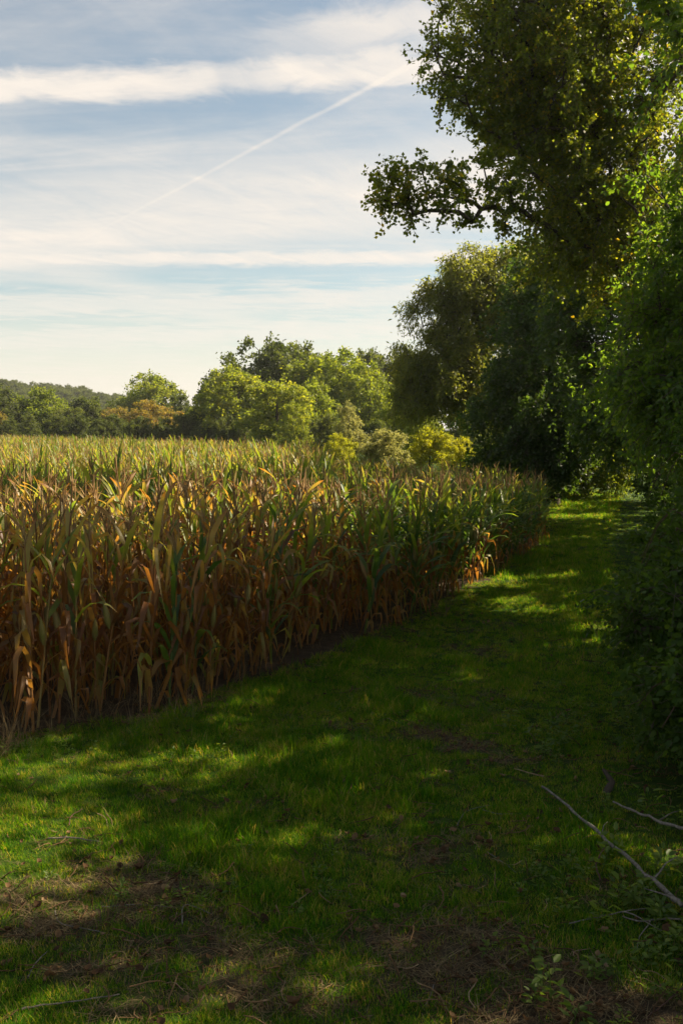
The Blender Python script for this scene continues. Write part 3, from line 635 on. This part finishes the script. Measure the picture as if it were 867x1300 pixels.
def corn_variant(k, cls, rg):
    """list of (part name, V, F, tint, material key)"""
    h = rg.uniform(1.34, 1.52); parts = []
    lean = rg.uniform(-.05, .05, 2); zs = np.linspace(0, h, 6)
    cen = np.stack([lean[0] * (zs / h) ** 2, lean[1] * (zs / h) ** 2, zs], 1)
    stalk_t = {'dry': .82, 'mixed': .66, 'green': .34, 'lush': .4}[cls]
    V, Q, _ = tube_path(np.vstack([[0, 0, -.04], cen[1:]]), np.linspace(.011, .005, 6), 5)
    parts.append(('stalk', V, Q, np.full(len(Q), stalk_t), 'corn_stalk'))
    az0 = rg.uniform(0, 6.28); nl = int(rg.integers(13, 16)) if cls == 'dry' else int(rg.integers(11, 14))
    for q in range(nl):
        f = q / (nl - 1); z = .06 * h + f * .80 * h
        b = np.array([np.interp(z, zs, cen[:, 0]), np.interp(z, zs, cen[:, 1]), z])
        az = az0 + (q % 2) * math.pi + rg.normal(0, .35)
        lim_ = {'dry': .84 + .09 * (k % 2), 'mixed': .48, 'green': .10, 'lush': .34}[cls] + rg.uniform(-.1, .1)
        if f < lim_:                                                   # withered: hangs along the stalk
            parts.append(('leaf',) + strap(b, az, rg.uniform(.9, 1.4), rg.uniform(.42, .70), rg.uniform(.030, .052), rg.uniform(2.3, 3.0), rg.uniform(-2.4, 2.4), np.clip(rg.normal(.78, .13), .5, 1), rg=rg, tipdry=.1, fold=rg.uniform(.05, .3)) + ('corn_leaf',))
        else:
            top = f > .78
            tn = {'dry': .50, 'mixed': .32, 'green': .15, 'lush': .33}[cls] + rg.normal(0, .085) + (.04 if top else 0)  # lush tint is brightened to stand for sun on the far plants
            parts.append(('leaf',) + strap(b, az, rg.uniform(1.0, 1.38) if top else rg.uniform(.65, 1.2), rg.uniform(.34, .52) * (1.2 if cls == 'lush' else 1) if top else rg.uniform(.5, .74), rg.uniform(.036, .055), (rg.uniform(.2, 1.0) if cls == 'lush' else rg.uniform(.3, 1.3)) if top else rg.uniform(1.0, 2.3), rg.uniform(-.9, .9), np.clip(tn, .02, .6), rg=rg, tipdry=.35) + ('corn_leaf',))
    # ear in its husk
    z = h * rg.uniform(.42, .5); a = az0 + .6; u = np.linspace(0, 1, 6)[:, None]
    P = np.array([0, 0, z]) + np.hstack([np.cos(a) * (.015 + .07 * u), np.sin(a) * (.015 + .07 * u), .22 * u])
    V, Q, _ = tube_path(P, [.008, .024, .027, .024, .015, .004], 6)
    parts.append(('ear', V, Q, np.full(len(Q), .58 if cls != 'green' else .36), 'corn_stalk'))
    # tassel: a spike and side sprays
    pc = []
    for q in range(int(rg.integers(3, 6)) if cls != 'lush' else 2 - k % 2):
        a = rg.uniform(0, 6.28); sp = 0 if q == 0 else rg.uniform(.12, .5); L = (.29 if cls != 'lush' else .23) if q == 0 else rg.uniform(.12, .20)
        u = np.linspace(0, 1, 4)[:, None]; z0 = h - .04 + (0 if q == 0 else rg.uniform(.0, .09))
        P = np.array([lean[0], lean[1], z0]) + np.hstack([np.cos(a) * sp * L * (u + .4 * u ** 2), np.sin(a) * sp * L * (u + .4 * u ** 2), L * (u - .25 * sp * u ** 2)])
        V, Q, _ = tube_path(P, [.003, .0065, .006, .0025], 3); pc.append((V, Q))
    V, Q = join(pc); parts.append(('tassel', V, Q, rg.uniform(.2, .8, len(Q)), 'tassel'))
    return parts
VAR = []
for k, cls in enumerate(['dry'] * 4 + ['mixed'] * 4 + ['green'] * 4 + ['lush'] * 4):
    VAR.append((cls, corn_variant(k, cls, np.random.default_rng(300 + k))))
COL = bpy.data.collections.new('maize_plants'); CMESH = []
for k, (cls, parts) in enumerate(VAR):
    V, F = join([(p[1], p[2]) for p in parts]); T = np.concatenate([p[3] for p in parts])
    keys = ['corn_leaf', 'corn_stalk', 'tassel']; fm = np.concatenate([np.full(len(p[2]), keys.index(p[4])) for p in parts])
    o = bpy.data.objects.new('maize_%02d' % k, mesh('maize_%02d' % k, V, F, tint=T, mats=[M[q] for q in keys], fmat=fm)); COL.objects.link(o)
    CMESH.append([(p[0], mesh('corn_' + p[0], p[1], p[2], tint=p[3], mats=[M[p[4]]], smooth=p[0] in ('stalk', 'ear'))) for p in parts])
d = np.array([.375, .927]); nrm = np.array([-.927, .375])
pts = []
for row in range(0, 205):
    o = np.array([1.33, 13.2]) + nrm * (.10 + row * .60)
    s_ = np.arange(-60, 130, .125); s_ = s_ + rng.normal(0, .03, len(s_))
    q = o + s_[:, None] * d + rng.normal(0, .055, (len(s_), 2)); pts.append(q)
pts = np.vstack(pts); pts = pts[inside(pts[:, 0], pts[:, 1], FIELD)]
D_ = pts[:, 1]; vis = np.abs(pts[:, 0]) < .36 * D_ + 2.5 + (pts[:, 0] < 0) * 1.5
pts = pts[vis & (D_ > 3)]; keep = rng.uniform(size=len(pts)) < np.interp(pts[:, 1], [25, 45, 110], [1, .7, .4]); pts = pts[keep]
ed = edge_dist(pts[:, 0], pts[:, 1], EDGE + [(5.0, 24)])
pts, ed = pts[ed > .02], ed[ed > .02]
def corn_class(x, y, e, rg):
    g = np.interp(y, [7, 9.5, 12.5, 16, 40], [.03, .14, .55, .88, .88]) * np.where((y < 15) & (e > .8), .45, 1.0)
    g = g + .22 * wav(x, y, .5, 3)
    u = rg.uniform(size=len(x))
    cls = np.where(u < g * .75, 2, np.where(u < g * 1.30 + .10, 1, 0))
    far = (e > 1.2) & (y + 1.2 * wav(x, y, .4, 6) > 14.0) & ((x / y < .02) | (e > 5)) & (rg.uniform(size=len(x)) < .82)
    cls = np.where(far, 3, cls)
    return cls * 4 + rg.integers(0, 4, len(x))
var = corn_class(pts[:, 0], pts[:, 1], ed, rng)
zz = H(pts[:, 0], pts[:, 1]); sc = rng.normal(1.0, .085, len(pts)).clip(.76, 1.18) * np.where(pts[:, 0] / pts[:, 1] > -.02, np.interp(pts[:, 1], [9, 14, 18.5, 20.5, 24], [1.03, .97, .86, .76, .76]), 1.03)
rot = np.c_[rng.normal(0, .085, (len(pts), 2)), rng.uniform(0, 6.28, len(pts))]
# the plants that show largest stand as individuals
inframe = np.abs(pts[:, 0]) < .343 * pts[:, 1] + .15
score = np.where(inframe, pts[:, 1] + 5.0 * np.maximum(ed - .1, 0), 1e9)
order = np.argsort(score); ind = order[:300]; rest = np.setdiff1d(np.arange(len(pts)), ind)
LAB = ['rust-brown withered maize plant with two green top leaves', 'withered maize plant with drooping tan leaves', 'dry brown maize plant with short yellow-green top', 'thin withered maize plant with twisted brown leaves',
       'half-dried maize plant, brown below and yellow-green above', 'half-dried maize plant with broad green upper leaves', 'half-dried maize plant with arching light green leaves', 'half-dried maize plant with upright green top leaves',
       'fresh green maize plant with long arching leaves', 'fresh green maize plant with upright top leaves', 'fresh green maize plant with drooping broad leaves', 'fresh dark green maize plant with short tassel'] + ['tall yellow-green maize plant with upright sunlit leaves'] * 4
def maize_label(v, x, y, e):
    row = 'outermost row' if e < .4 else 'second row' if e < 1.0 else 'inner rows'
    where = 'by the sunlit grass' if y < 9.3 else 'halfway along the path' if y < 14 else 'towards the willow'
    return LAB[v] + ', ' + row + ' ' + where
for q in ind:
    v = int(var[q]); e = empty('maize_plant', (pts[q, 0], pts[q, 1], zz[q]))
    e.rotation_euler = rot[q]; e.scale = (sc[q],) * 3
    tag(e, maize_label(v, pts[q, 0], pts[q, 1], ed[q]), 'maize plant', 'maize plants along the field edge')
    for nm, me in CMESH[v]: obj(nm, me, e)
sr = sc[rest]
tag(instancer('maize_field', np.c_[pts[rest], zz[rest]], rot[rest], np.c_[sr, sr, sr], var[rest], COL), 'rest of the maize field stretching back to the far trees', 'maize field', kind='stuff')

# ------------------------------------------------------------------ grass
GC = bpy.data.collections.new('grass_tufts')
def blades(n, hmin, hmax, spread, width, rg, tint_mu, bend=.6, seg=3, straw=.08):
    az = rg.uniform(0, 6.28, n); r0 = spread * np.sqrt(rg.uniform(0, 1, n)); a0 = rg.uniform(0, 6.28, n)
    L = rg.uniform(hmin, hmax, n); bn = rg.uniform(.15, 1, n) * bend
    s = np.linspace(0, 1, seg + 1); Vs = []
    ca, sa = np.cos(az), np.sin(az)
    for k, u in enumerate(s):
        hx_ = L * bn * (u ** 1.7) * .9 + .12 * L * u; hz_ = L * (u - .42 * bn * u ** 2.2)
        c = np.stack([np.cos(a0) * r0 + ca * hx_, np.sin(a0) * r0 + sa * hx_, hz_ - .006], 1)
        ww = (width * (1 - u ** 1.5) * .5 + .0003)[..., None] if np.ndim(width) else width * (1 - u ** 1.5) * .5 + .0003
        lt = np.stack([-sa, ca, np.zeros(n)], 1); Vs += [c + lt * ww, c - lt * ww]
    V = np.stack(Vs, 1).reshape(-1, 3); m_ = 2 * (seg + 1); o = np.arange(n) * m_
    F = np.stack([np.stack([o + 2 * k, o + 2 * k + 1, o + 2 * k + 3, o + 2 * k + 2], 1) for k in range(seg)], 1).reshape(-1, 4)
    T = np.repeat(np.where(rg.uniform(size=n) < straw, rg.uniform(.85, 1, n), rg.normal(tint_mu, .16, n).clip(0, .8)), seg)
    return V, F, T
for k in range(6):
    rg = np.random.default_rng(500 + k)
    tall = k >= 4
    V, F, T = blades(30 if not tall else 26, .022 if not tall else .06, .062 if not tall else .15, .055, .0034 if not tall else .0042, rg, .40, .8 if not tall else .7, straw=.16)
    o = bpy.data.objects.new('grass_tuft_%d' % k, mesh('grass_tuft_%d' % k, V, F, tint=T, mats=[M['grass']])); GC.objects.link(o)
GP, GS, GI = [], [], []
for (y0, y1, dens, sc0) in ((2.2, 6.0, 900, .95), (6.0, 9.5, 700, 1.0), (9.5, 15, 380, 1.2), (15, 24, 170, 1.5), (24, 37, 70, 2.0)):
    A = 16 * (y1 - y0); n = int(A * dens); x = rng.uniform(-6, 10, n); y = rng.uniform(y0, y1, n)
    hxl = hedge_x(y)
    ok = (x < hxl + 1.2 + (y < 6) * 1.5) & (x > -.36 * y - 1.2) & (x < .36 * y + 1.5)
    x, y = x[ok], y[ok]
    inn = inside(x, y, FIELD); e = edge_dist(x, y, EDGE + [(5.0, 24), (5.9, 30), (4.5, 36)])
    br = bare(x, y); br = np.maximum(br, np.clip((x - hedge_x(y) + .1) / .6, 0, .8))
    ok = (~inn | (e < .12)) & (rng.uniform(size=len(x)) > br * 1.05)
    x, y, e, br = x[ok], y[ok], e[ok], br[ok]
    lush = np.clip(.42 + wav(x, y, 2.3, 7) * .6 + wav(x, y, 6.0, 11) * .4 + wav(x, y, 19, 13) * .45, 0, 1) * np.clip(1 - br, .2, 1)
    near_edge = np.exp(-((e - .3) / .35) ** 2) * (y < 9)
    tallp = (.05 + .26 * lush ** 2 + .35 * near_edge) * (y > 4.4)
    tl = rng.uniform(size=len(x)) < tallp
    GI.append(np.where(tl, rng.integers(4, 6, len(x)), rng.integers(0, 4, len(x))))
    GS.append(sc0 * (.52 + .72 * lush) * rng.uniform(.7, 1.2, len(x)) * np.where(tl, .85, 1.0)); GP.append(np.c_[x, y, H(x, y)])
GP, GS, GI = np.vstack(GP), np.concatenate(GS), np.concatenate(GI); n = len(GP)
tag(instancer('grass', GP, np.c_[rng.normal(0, .12, (n, 2)), rng.uniform(0, 6.28, n)], np.c_[GS, GS, GS], GI, GC), 'short green grass covering the track', 'grass', kind='stuff')
print('grass tufts', n, 'maize', len(pts))

# dry stems along the near field edge
DC = bpy.data.collections.new('dry_stems')
for k in range(3):
    rg = np.random.default_rng(530 + k); V, F, T = blades(12, .18, .42, .08, .003, rg, .4, .9, 4, .0)
    DC.objects.link(bpy.data.objects.new('dry_stem_%d' % k, mesh('dry_stem_%d' % k, V, F, tint=T, mats=[M['dry_grass']])))
n = 1500; x, y = rng.uniform(-4.5, 2, n), rng.uniform(5.5, 14, n); e = edge_dist(x, y, EDGE)
k = (e < .35) & (rng.uniform(size=n) < np.exp(-((x + 2.6) / 1.6) ** 2) * .9 + .06); x, y = x[k], y[k]; n = len(x)
tag(instancer('dry_grass', np.c_[x, y, H(x, y)], np.c_[rng.normal(0, .25, (n, 2)), rng.uniform(0, 6.28, n)], np.repeat(rng.uniform(.6, 1.2, n)[:, None], 3, 1), rng.integers(0, 3, n), DC), 'dry straw-coloured grass stems at the foot of the maize', 'dry grass', kind='stuff')

# ------------------------------------------------------------------ leaf litter, weeds, twigs
def dead_leaf_mesh(k, size):
    rg = np.random.default_rng(560 + k); s = np.linspace(0, 1, 5); V, F = [], []
    cu = rg.uniform(1.0, 3.0); tw = rg.uniform(-.6, .6)
    for u in s:
        wd = size * .36 * math.sin(math.pi * min(.97, .06 + u * .92)) ** .7; z = cu * size * .35 * (u - .5) ** 2 * 2
        for v_ in (-1, 0, 1): V.append((size * (u - .5), v_ * wd + tw * size * .1 * u, z + abs(v_) * wd * rg.uniform(.2, 1.3) + .004))
    for q in range(4):
        for v_ in range(2): o = q * 3 + v_; F.append((o, o + 1, o + 4, o + 3))
    return mesh('dead_leaf_%d' % k, np.array(V), np.array(F), tint=np.full(len(F), rg.uniform(.1, .75)), smooth=True, mats=[M['litter']])
LC = bpy.data.collections.new('litter_leaves'); LM = [dead_leaf_mesh(k, .036) for k in range(6)]
for k, me in enumerate(LM): LC.objects.link(bpy.data.objects.new('litter_%d' % k, me))
rg = np.random.default_rng(580)
for k in range(4):                                                     # broken stalk bits and twiglets
    L = .14; u = np.linspace(0, 1, 5)[:, None]; P = np.hstack([L * (u - .5), .02 * np.sin(u * rg.uniform(2, 5)), .006 + .012 * rg.uniform(0, 1, (5, 1))])
    V, Q, _ = tube_path(P, [.003, .0028, .0024, .002, .001], 4)
    LC.objects.link(bpy.data.objects.new('litter_%d' % (6 + k), mesh('twiglet_%d' % k, V, Q, tint=np.full(len(Q), rg.uniform(.3, .9)), mats=[M['litter']])))
n = 80000; y = rng.uniform(2.2, 14, n); x = rng.uniform(-5.5, 4.5, n); br = bare(x, y); right = np.clip((x - .6) / 1.2, 0, 1) * np.clip((7.5 - y) / 2, 0, 1)
k = (rng.uniform(size=n) < (br ** 1.2 * .9 + .05 + right * .25) * np.interp(y, [3, 8, 14], [1, .6, .3])) & (x < hedge_x(y) + 2.0) & ~inside(x, y, np.array(FIELD) + [-.5, .3]); x, y = x[k], y[k]; n = len(x)
tag(instancer('leaf_litter', np.c_[x, y, H(x, y) + rng.uniform(.0, .022, n)], np.c_[rng.normal(0, .35, (n, 2)), rng.uniform(0, 6.28, n)], np.repeat((rng.gamma(5, .15, n).clip(.3, 1.5))[:, None], 3, 1), rng.choice(10, n, p=[.06] * 6 + [.16] * 4), LC), 'brown fallen leaves and twiglets scattered over the track', 'leaf litter', kind='stuff')
# flattened dead grass on the worn ground
TC = bpy.data.collections.new('thatch_tufts')
for k in range(4):
    rg = np.random.default_rng(540 + k); V, F, T = blades(16, .03, .10, .05, .0028, rg, .5, 2.0, 3, .0); V[:, 2] = V[:, 2] * .45 + .004
    TC.objects.link(bpy.data.objects.new('thatch_%d' % k, mesh('thatch_%d' % k, V, F, tint=np.clip(T + rg.normal(-.25, .3, len(T)), 0, 1), mats=[M['dry_grass']])))
n = 60000; y = rng.uniform(2.3, 12, n); x = rng.uniform(-4.5, 3.6, n)
k = (rng.uniform(size=n) < np.clip(bare(x, y) * .8 - .16, 0, .5)) & (x < hedge_x(y) + 1.2) & ~inside(x, y, FIELD); x, y = x[k], y[k]; n = len(x)
tag(instancer('thatch', np.c_[x, y, H(x, y)], np.c_[rng.normal(0, .15, (n, 2)), rng.uniform(0, 6.28, n)], np.repeat(rng.uniform(.6, 1.3, n)[:, None], 3, 1), rng.integers(0, 4, n), TC), 'flattened dead grass on the worn parts of the track', 'dead grass', kind='stuff')
# low weeds by the hedge foot
WC = bpy.data.collections.new('weeds')
for k in range(5):
    rg = np.random.default_rng(590 + k); nn_ = 16; z = np.linspace(.015, rg.uniform(.08, .2), nn_); a = np.arange(nn_) * 2.4
    P = np.c_[rg.normal(0, .012, (nn_, 2)) + .025 * np.c_[np.cos(a), np.sin(a)], z]; U = np.c_[np.cos(a), np.sin(a), rg.uniform(-.1, .7, nn_)]
    V, F, T = leaves(P, U, .052, .5, 'hex', up=1.5, rg=rg); V2, F2 = tubes(np.array([[0, 0, -.01]]), np.array([[0, 0, z[-1]]]), np.array([.003]), np.array([.0015]), 4)
    V, F_ = join([(V, F), (V2, F2)]); WC.objects.link(bpy.data.objects.new('weed_%d' % k, mesh('weed_%d' % k, V, F_, tint=np.r_[T, np.full(len(F2), .3)], mats=[M['weed']])))
n = 5200; y = rng.uniform(2.4, 9, n); x = rng.uniform(-.6, 3.4, n)
pw = np.clip((x - (hedge_x(y) - 1.0)) / 1.3, 0, 1) * np.clip(wav(x, y, 2.2, 9) * .8 + .35, 0, 1) * np.clip((8.5 - y) / 2.5, 0, 1)
k = rng.uniform(size=n) < pw * .75; x, y = x[k], y[k]
x2, y2 = rng.uniform(-3.5, 3.5, 2600), rng.uniform(2.5, 13, 2600); k = (wav(x2, y2, 4, 12) > .35) & (x2 < hedge_x(y2)) & ~inside(x2, y2, FIELD)
x, y = np.r_[x, x2[k]], np.r_[y, y2[k]]; n = len(x)
tag(instancer('weeds', np.c_[x, y, H(x, y)], np.c_[rng.normal(0, .15, (n, 2)), rng.uniform(0, 6.28, n)], np.repeat((rng.uniform(.5, 1.15, n) * np.where(np.arange(n) < n - k.sum(), 1, .55))[:, None], 3, 1), rng.integers(0, 5, n), WC), 'low leafy weeds at the foot of the bramble hedge', 'weeds', kind='stuff')

def stick(name, px, r0, r1, label, material='dead_wood', lift=None, side=(), group=None, cat='branch'):
    """px: pixels it passes on the ground; lift: heights above the ground there"""
    lift = [l_ * .6 for l_ in (lift or [.012] * len(px))]; r0, r1 = (r0, r1) if r0 > .0095 else (r0 * .62, r1 * .62)
    P = [np.array(on_ground(x_, y_, l_ + r0)) for (x_, y_), l_ in zip(px, lift)]
    P = np.array([p + [0, 0, float(H(p[0], p[1]))] for p in P]); s = np.linspace(0, len(P) - 1, 5 * (len(P) - 1) + 1)
    Q = np.stack([np.interp(s, np.arange(len(P)), P[:, k]) for k in range(3)], 1)
    for _ in range(2): Q[1:-1] = .25 * Q[:-2] + .5 * Q[1:-1] + .25 * Q[2:]
    rg = np.random.default_rng(int(px[0][0] * 7 + px[0][1])); Q[1:-1] += rg.normal(0, r0 * .35, (len(Q) - 2, 3))
    b = Q[0].copy(); rad = np.linspace(r0, r1, len(Q)) * rg.uniform(.85, 1.2, len(Q))
    V, F, T3 = tube_path(Q - b, rad, 7); e = empty(name, b) if side else None
    o = obj('stem' if side else name, mesh(name, V, F, smooth=True, mats=[M[material]]), e, b if not side else (0, 0, 0))
    for k, (f, dv, L, rr_) in enumerate(side):
        p0 = Q[int(f * (len(Q) - 1))] - b; u = np.linspace(0, 1, 6)[:, None]; dv = np.array(dv, float)
        P2 = p0 + dv / np.linalg.norm(dv) * L * u + np.hstack([.03 * L * np.sin(u * 7), .05 * L * np.sin(u * 4), -.05 * L * u ** 2])
        V, F, _ = tube_path(P2, np.linspace(rr_, rr_ * .3, 6), 5); obj('side_twig', mesh('side_twig', V, F, smooth=True, mats=[M[material]]), e)
    tag(e if side else o, label, cat, group); return e or o
stick('fallen_branch', [(866, 1148), (850, 1135), (800, 1090), (762, 1057), (720, 1018), (688, 995)], .014, .007, 'long pale weathered branch lying slantwise before the brambles', lift=[.10, .10, .10, .09, .07, .05],
      side=((.12, (-.3, .25, .05), .16, .006), (.3, (.3, .3, .1), .25, .006), (.62, (.2, .35, .1), .14, .004)))
stick('fallen_branch', [(880, 1052), (840, 1042), (812, 1030), (778, 1014)], .010, .006, 'thinner grey branch crossing under the brambles', lift=[.10, .10, .09, .05], side=((.45, (.45, .4, .02), .3, .006),))
stick('fallen_twig', [(580, 1046), (588, 1030), (602, 1024), (625, 1020)], .006, .004, 'short pale hooked twig lying on the grass', cat='twig')
stick('fallen_twig', [(612, 1026), (632, 1032), (662, 1030)], .004, .003, 'thin pale twig touching the hooked twig', cat='twig', lift=[.02, .02, .02])
stick('fallen_twig', [(762, 1115), (755, 1095), (765, 1075), (772, 1068)], .007, .004, 'dark curved twig arching beneath the long pale branch', 'thorn_cane', lift=[.03, .10, .12, .06], cat='twig')
stick('fallen_twig', [(722, 1167), (760, 1160), (800, 1152), (850, 1148)], .006, .004, 'thin grey twig lying across the foot of the long branch', lift=[.03, .04, .05, .05], cat='twig', side=((.6, (.2, -.3, .02), .25, .004),))
stick('fallen_twig', [(870, 1166), (835, 1164), (812, 1168), (790, 1160)], .008, .005, 'crooked grey twig poking out beside the dark weeds', lift=[.05, .04, .03, .03], cat='twig', side=((.5, (-.2, -.35, .0), .3, .004),))
stick('fallen_twig', [(540, 1270), (548, 1252), (552, 1238), (566, 1236)], .005, .003, 'small bent pale twig among the short weeds', cat='twig')
stick('fallen_twig', [(28, 1283), (60, 1277), (100, 1272), (152, 1262)], .007, .004, 'long thin dead twig lying in the dappled grass', cat='twig', lift=[.02, .02, .02, .02])
stick('fallen_twig', [(36, 1243), (45, 1225), (60, 1210)], .005, .003, 'short pale twig upright in the dappled grass', cat='twig', lift=[.02, .03, .03])
stick('fallen_twig', [(232, 1172), (231, 1150), (240, 1146), (268, 1158)], .005, .003, 'hooked pale twig next to the sunlit bare patch', cat='twig', lift=[.02, .04, .03, .02])
stick('fallen_twig', [(130, 1148), (175, 1146), (215, 1150)], .004, .003, 'straight thin twig lying beside the hooked one', cat='twig', lift=[.02, .02, .02])
stick('fallen_twig', [(70, 1155), (74, 1172), (95, 1176), (130, 1182)], .005, .003, 'curved dark twig near the sunlit grass', cat='twig', lift=[.03, .02, .02, .02])
stick('fallen_twig', [(62, 1064), (90, 1062), (128, 1066)], .008, .005, 'pale knobbly twig lying on the sunlit clod', cat='twig', lift=[.04, .05, .03])
stick('fallen_twig', [(88, 1048), (90, 1036), (105, 1026)], .006, .004, 'short dark twig curled beside the sunlit clod', 'thorn_cane', cat='twig', lift=[.02, .05, .04])
stick('fallen_twig', [(867, 1250), (845, 1268), (815, 1292)], .007, .004, 'dark twig slanting through the weeds by the hedge foot', 'thorn_cane', cat='twig', lift=[.04, .03, .02])
stick('fallen_twig', [(618, 1078), (640, 1092), (655, 1104)], .004, .003, 'thin straight twig lying by the low nettles', cat='twig')
for k, (x_, y_, s_, lab) in enumerate(((108, 1100, 1.5, 'pale buff fallen leaf in the sunlit bare patch'), (212, 1128, 1.5, 'large pale fallen leaf near the hooked twig'), (155, 1098, 1.3, 'orange brown fallen leaf in the sunlit grass'),
        (215, 1194, 1.5, 'tan curled leaf on the worn bare earth'), (513, 1134, 1.3, 'cream fallen leaf on the short weeds'), (590, 1101, 1.2, 'orange fallen leaf by the thin straight twig'), (845, 1178, 1.6, 'rusty orange leaf caught below the long pale branch'),
        (372, 1268, 1.7, 'broad grey-brown leaf lying on the dark turf'), (258, 1250, 1.2, 'russet leaf half sunk in the turf'), (205, 1296, 1.5, 'red-brown leaf among the trampled grass'))):
    g = on_ground(x_, y_, .03); o = obj('fallen_leaf', LM[k % 6], None, (g.x, g.y, float(H(g.x, g.y)) + .022))
    o.rotation_euler = (rng.normal(0, .2), rng.normal(0, .2), rng.uniform(0, 6.28)); o.scale = (s_ * .95,) * 3
    tag(o, lab, 'leaf')

# ------------------------------------------------------------------ summer haze
hb = np.array([(x_, y_, z_) for z_ in (-3.5, 62) for x_, y_ in ((-1700, -330), (1700, -330), (1700, 2500), (-1700, 2500))], float)
hz_m, t, out = mat('summer_haze')
pv = t.node('ShaderNodeVolumePrincipled'); pv.inputs['Color'].default_value = (.92, .93, .95, 1); pv.inputs['Density'].default_value = .00022; pv.inputs['Anisotropy'].default_value = .3
t.l.new(pv.outputs[0], out.inputs['Volume'])
tag(obj('haze', mesh('haze', hb, np.array([(3, 2, 1, 0), (4, 5, 6, 7), (0, 1, 5, 4), (1, 2, 6, 5), (2, 3, 7, 6), (3, 0, 4, 7)]), mats=[hz_m])), 'thin warm summer haze over the field', kind='stuff')
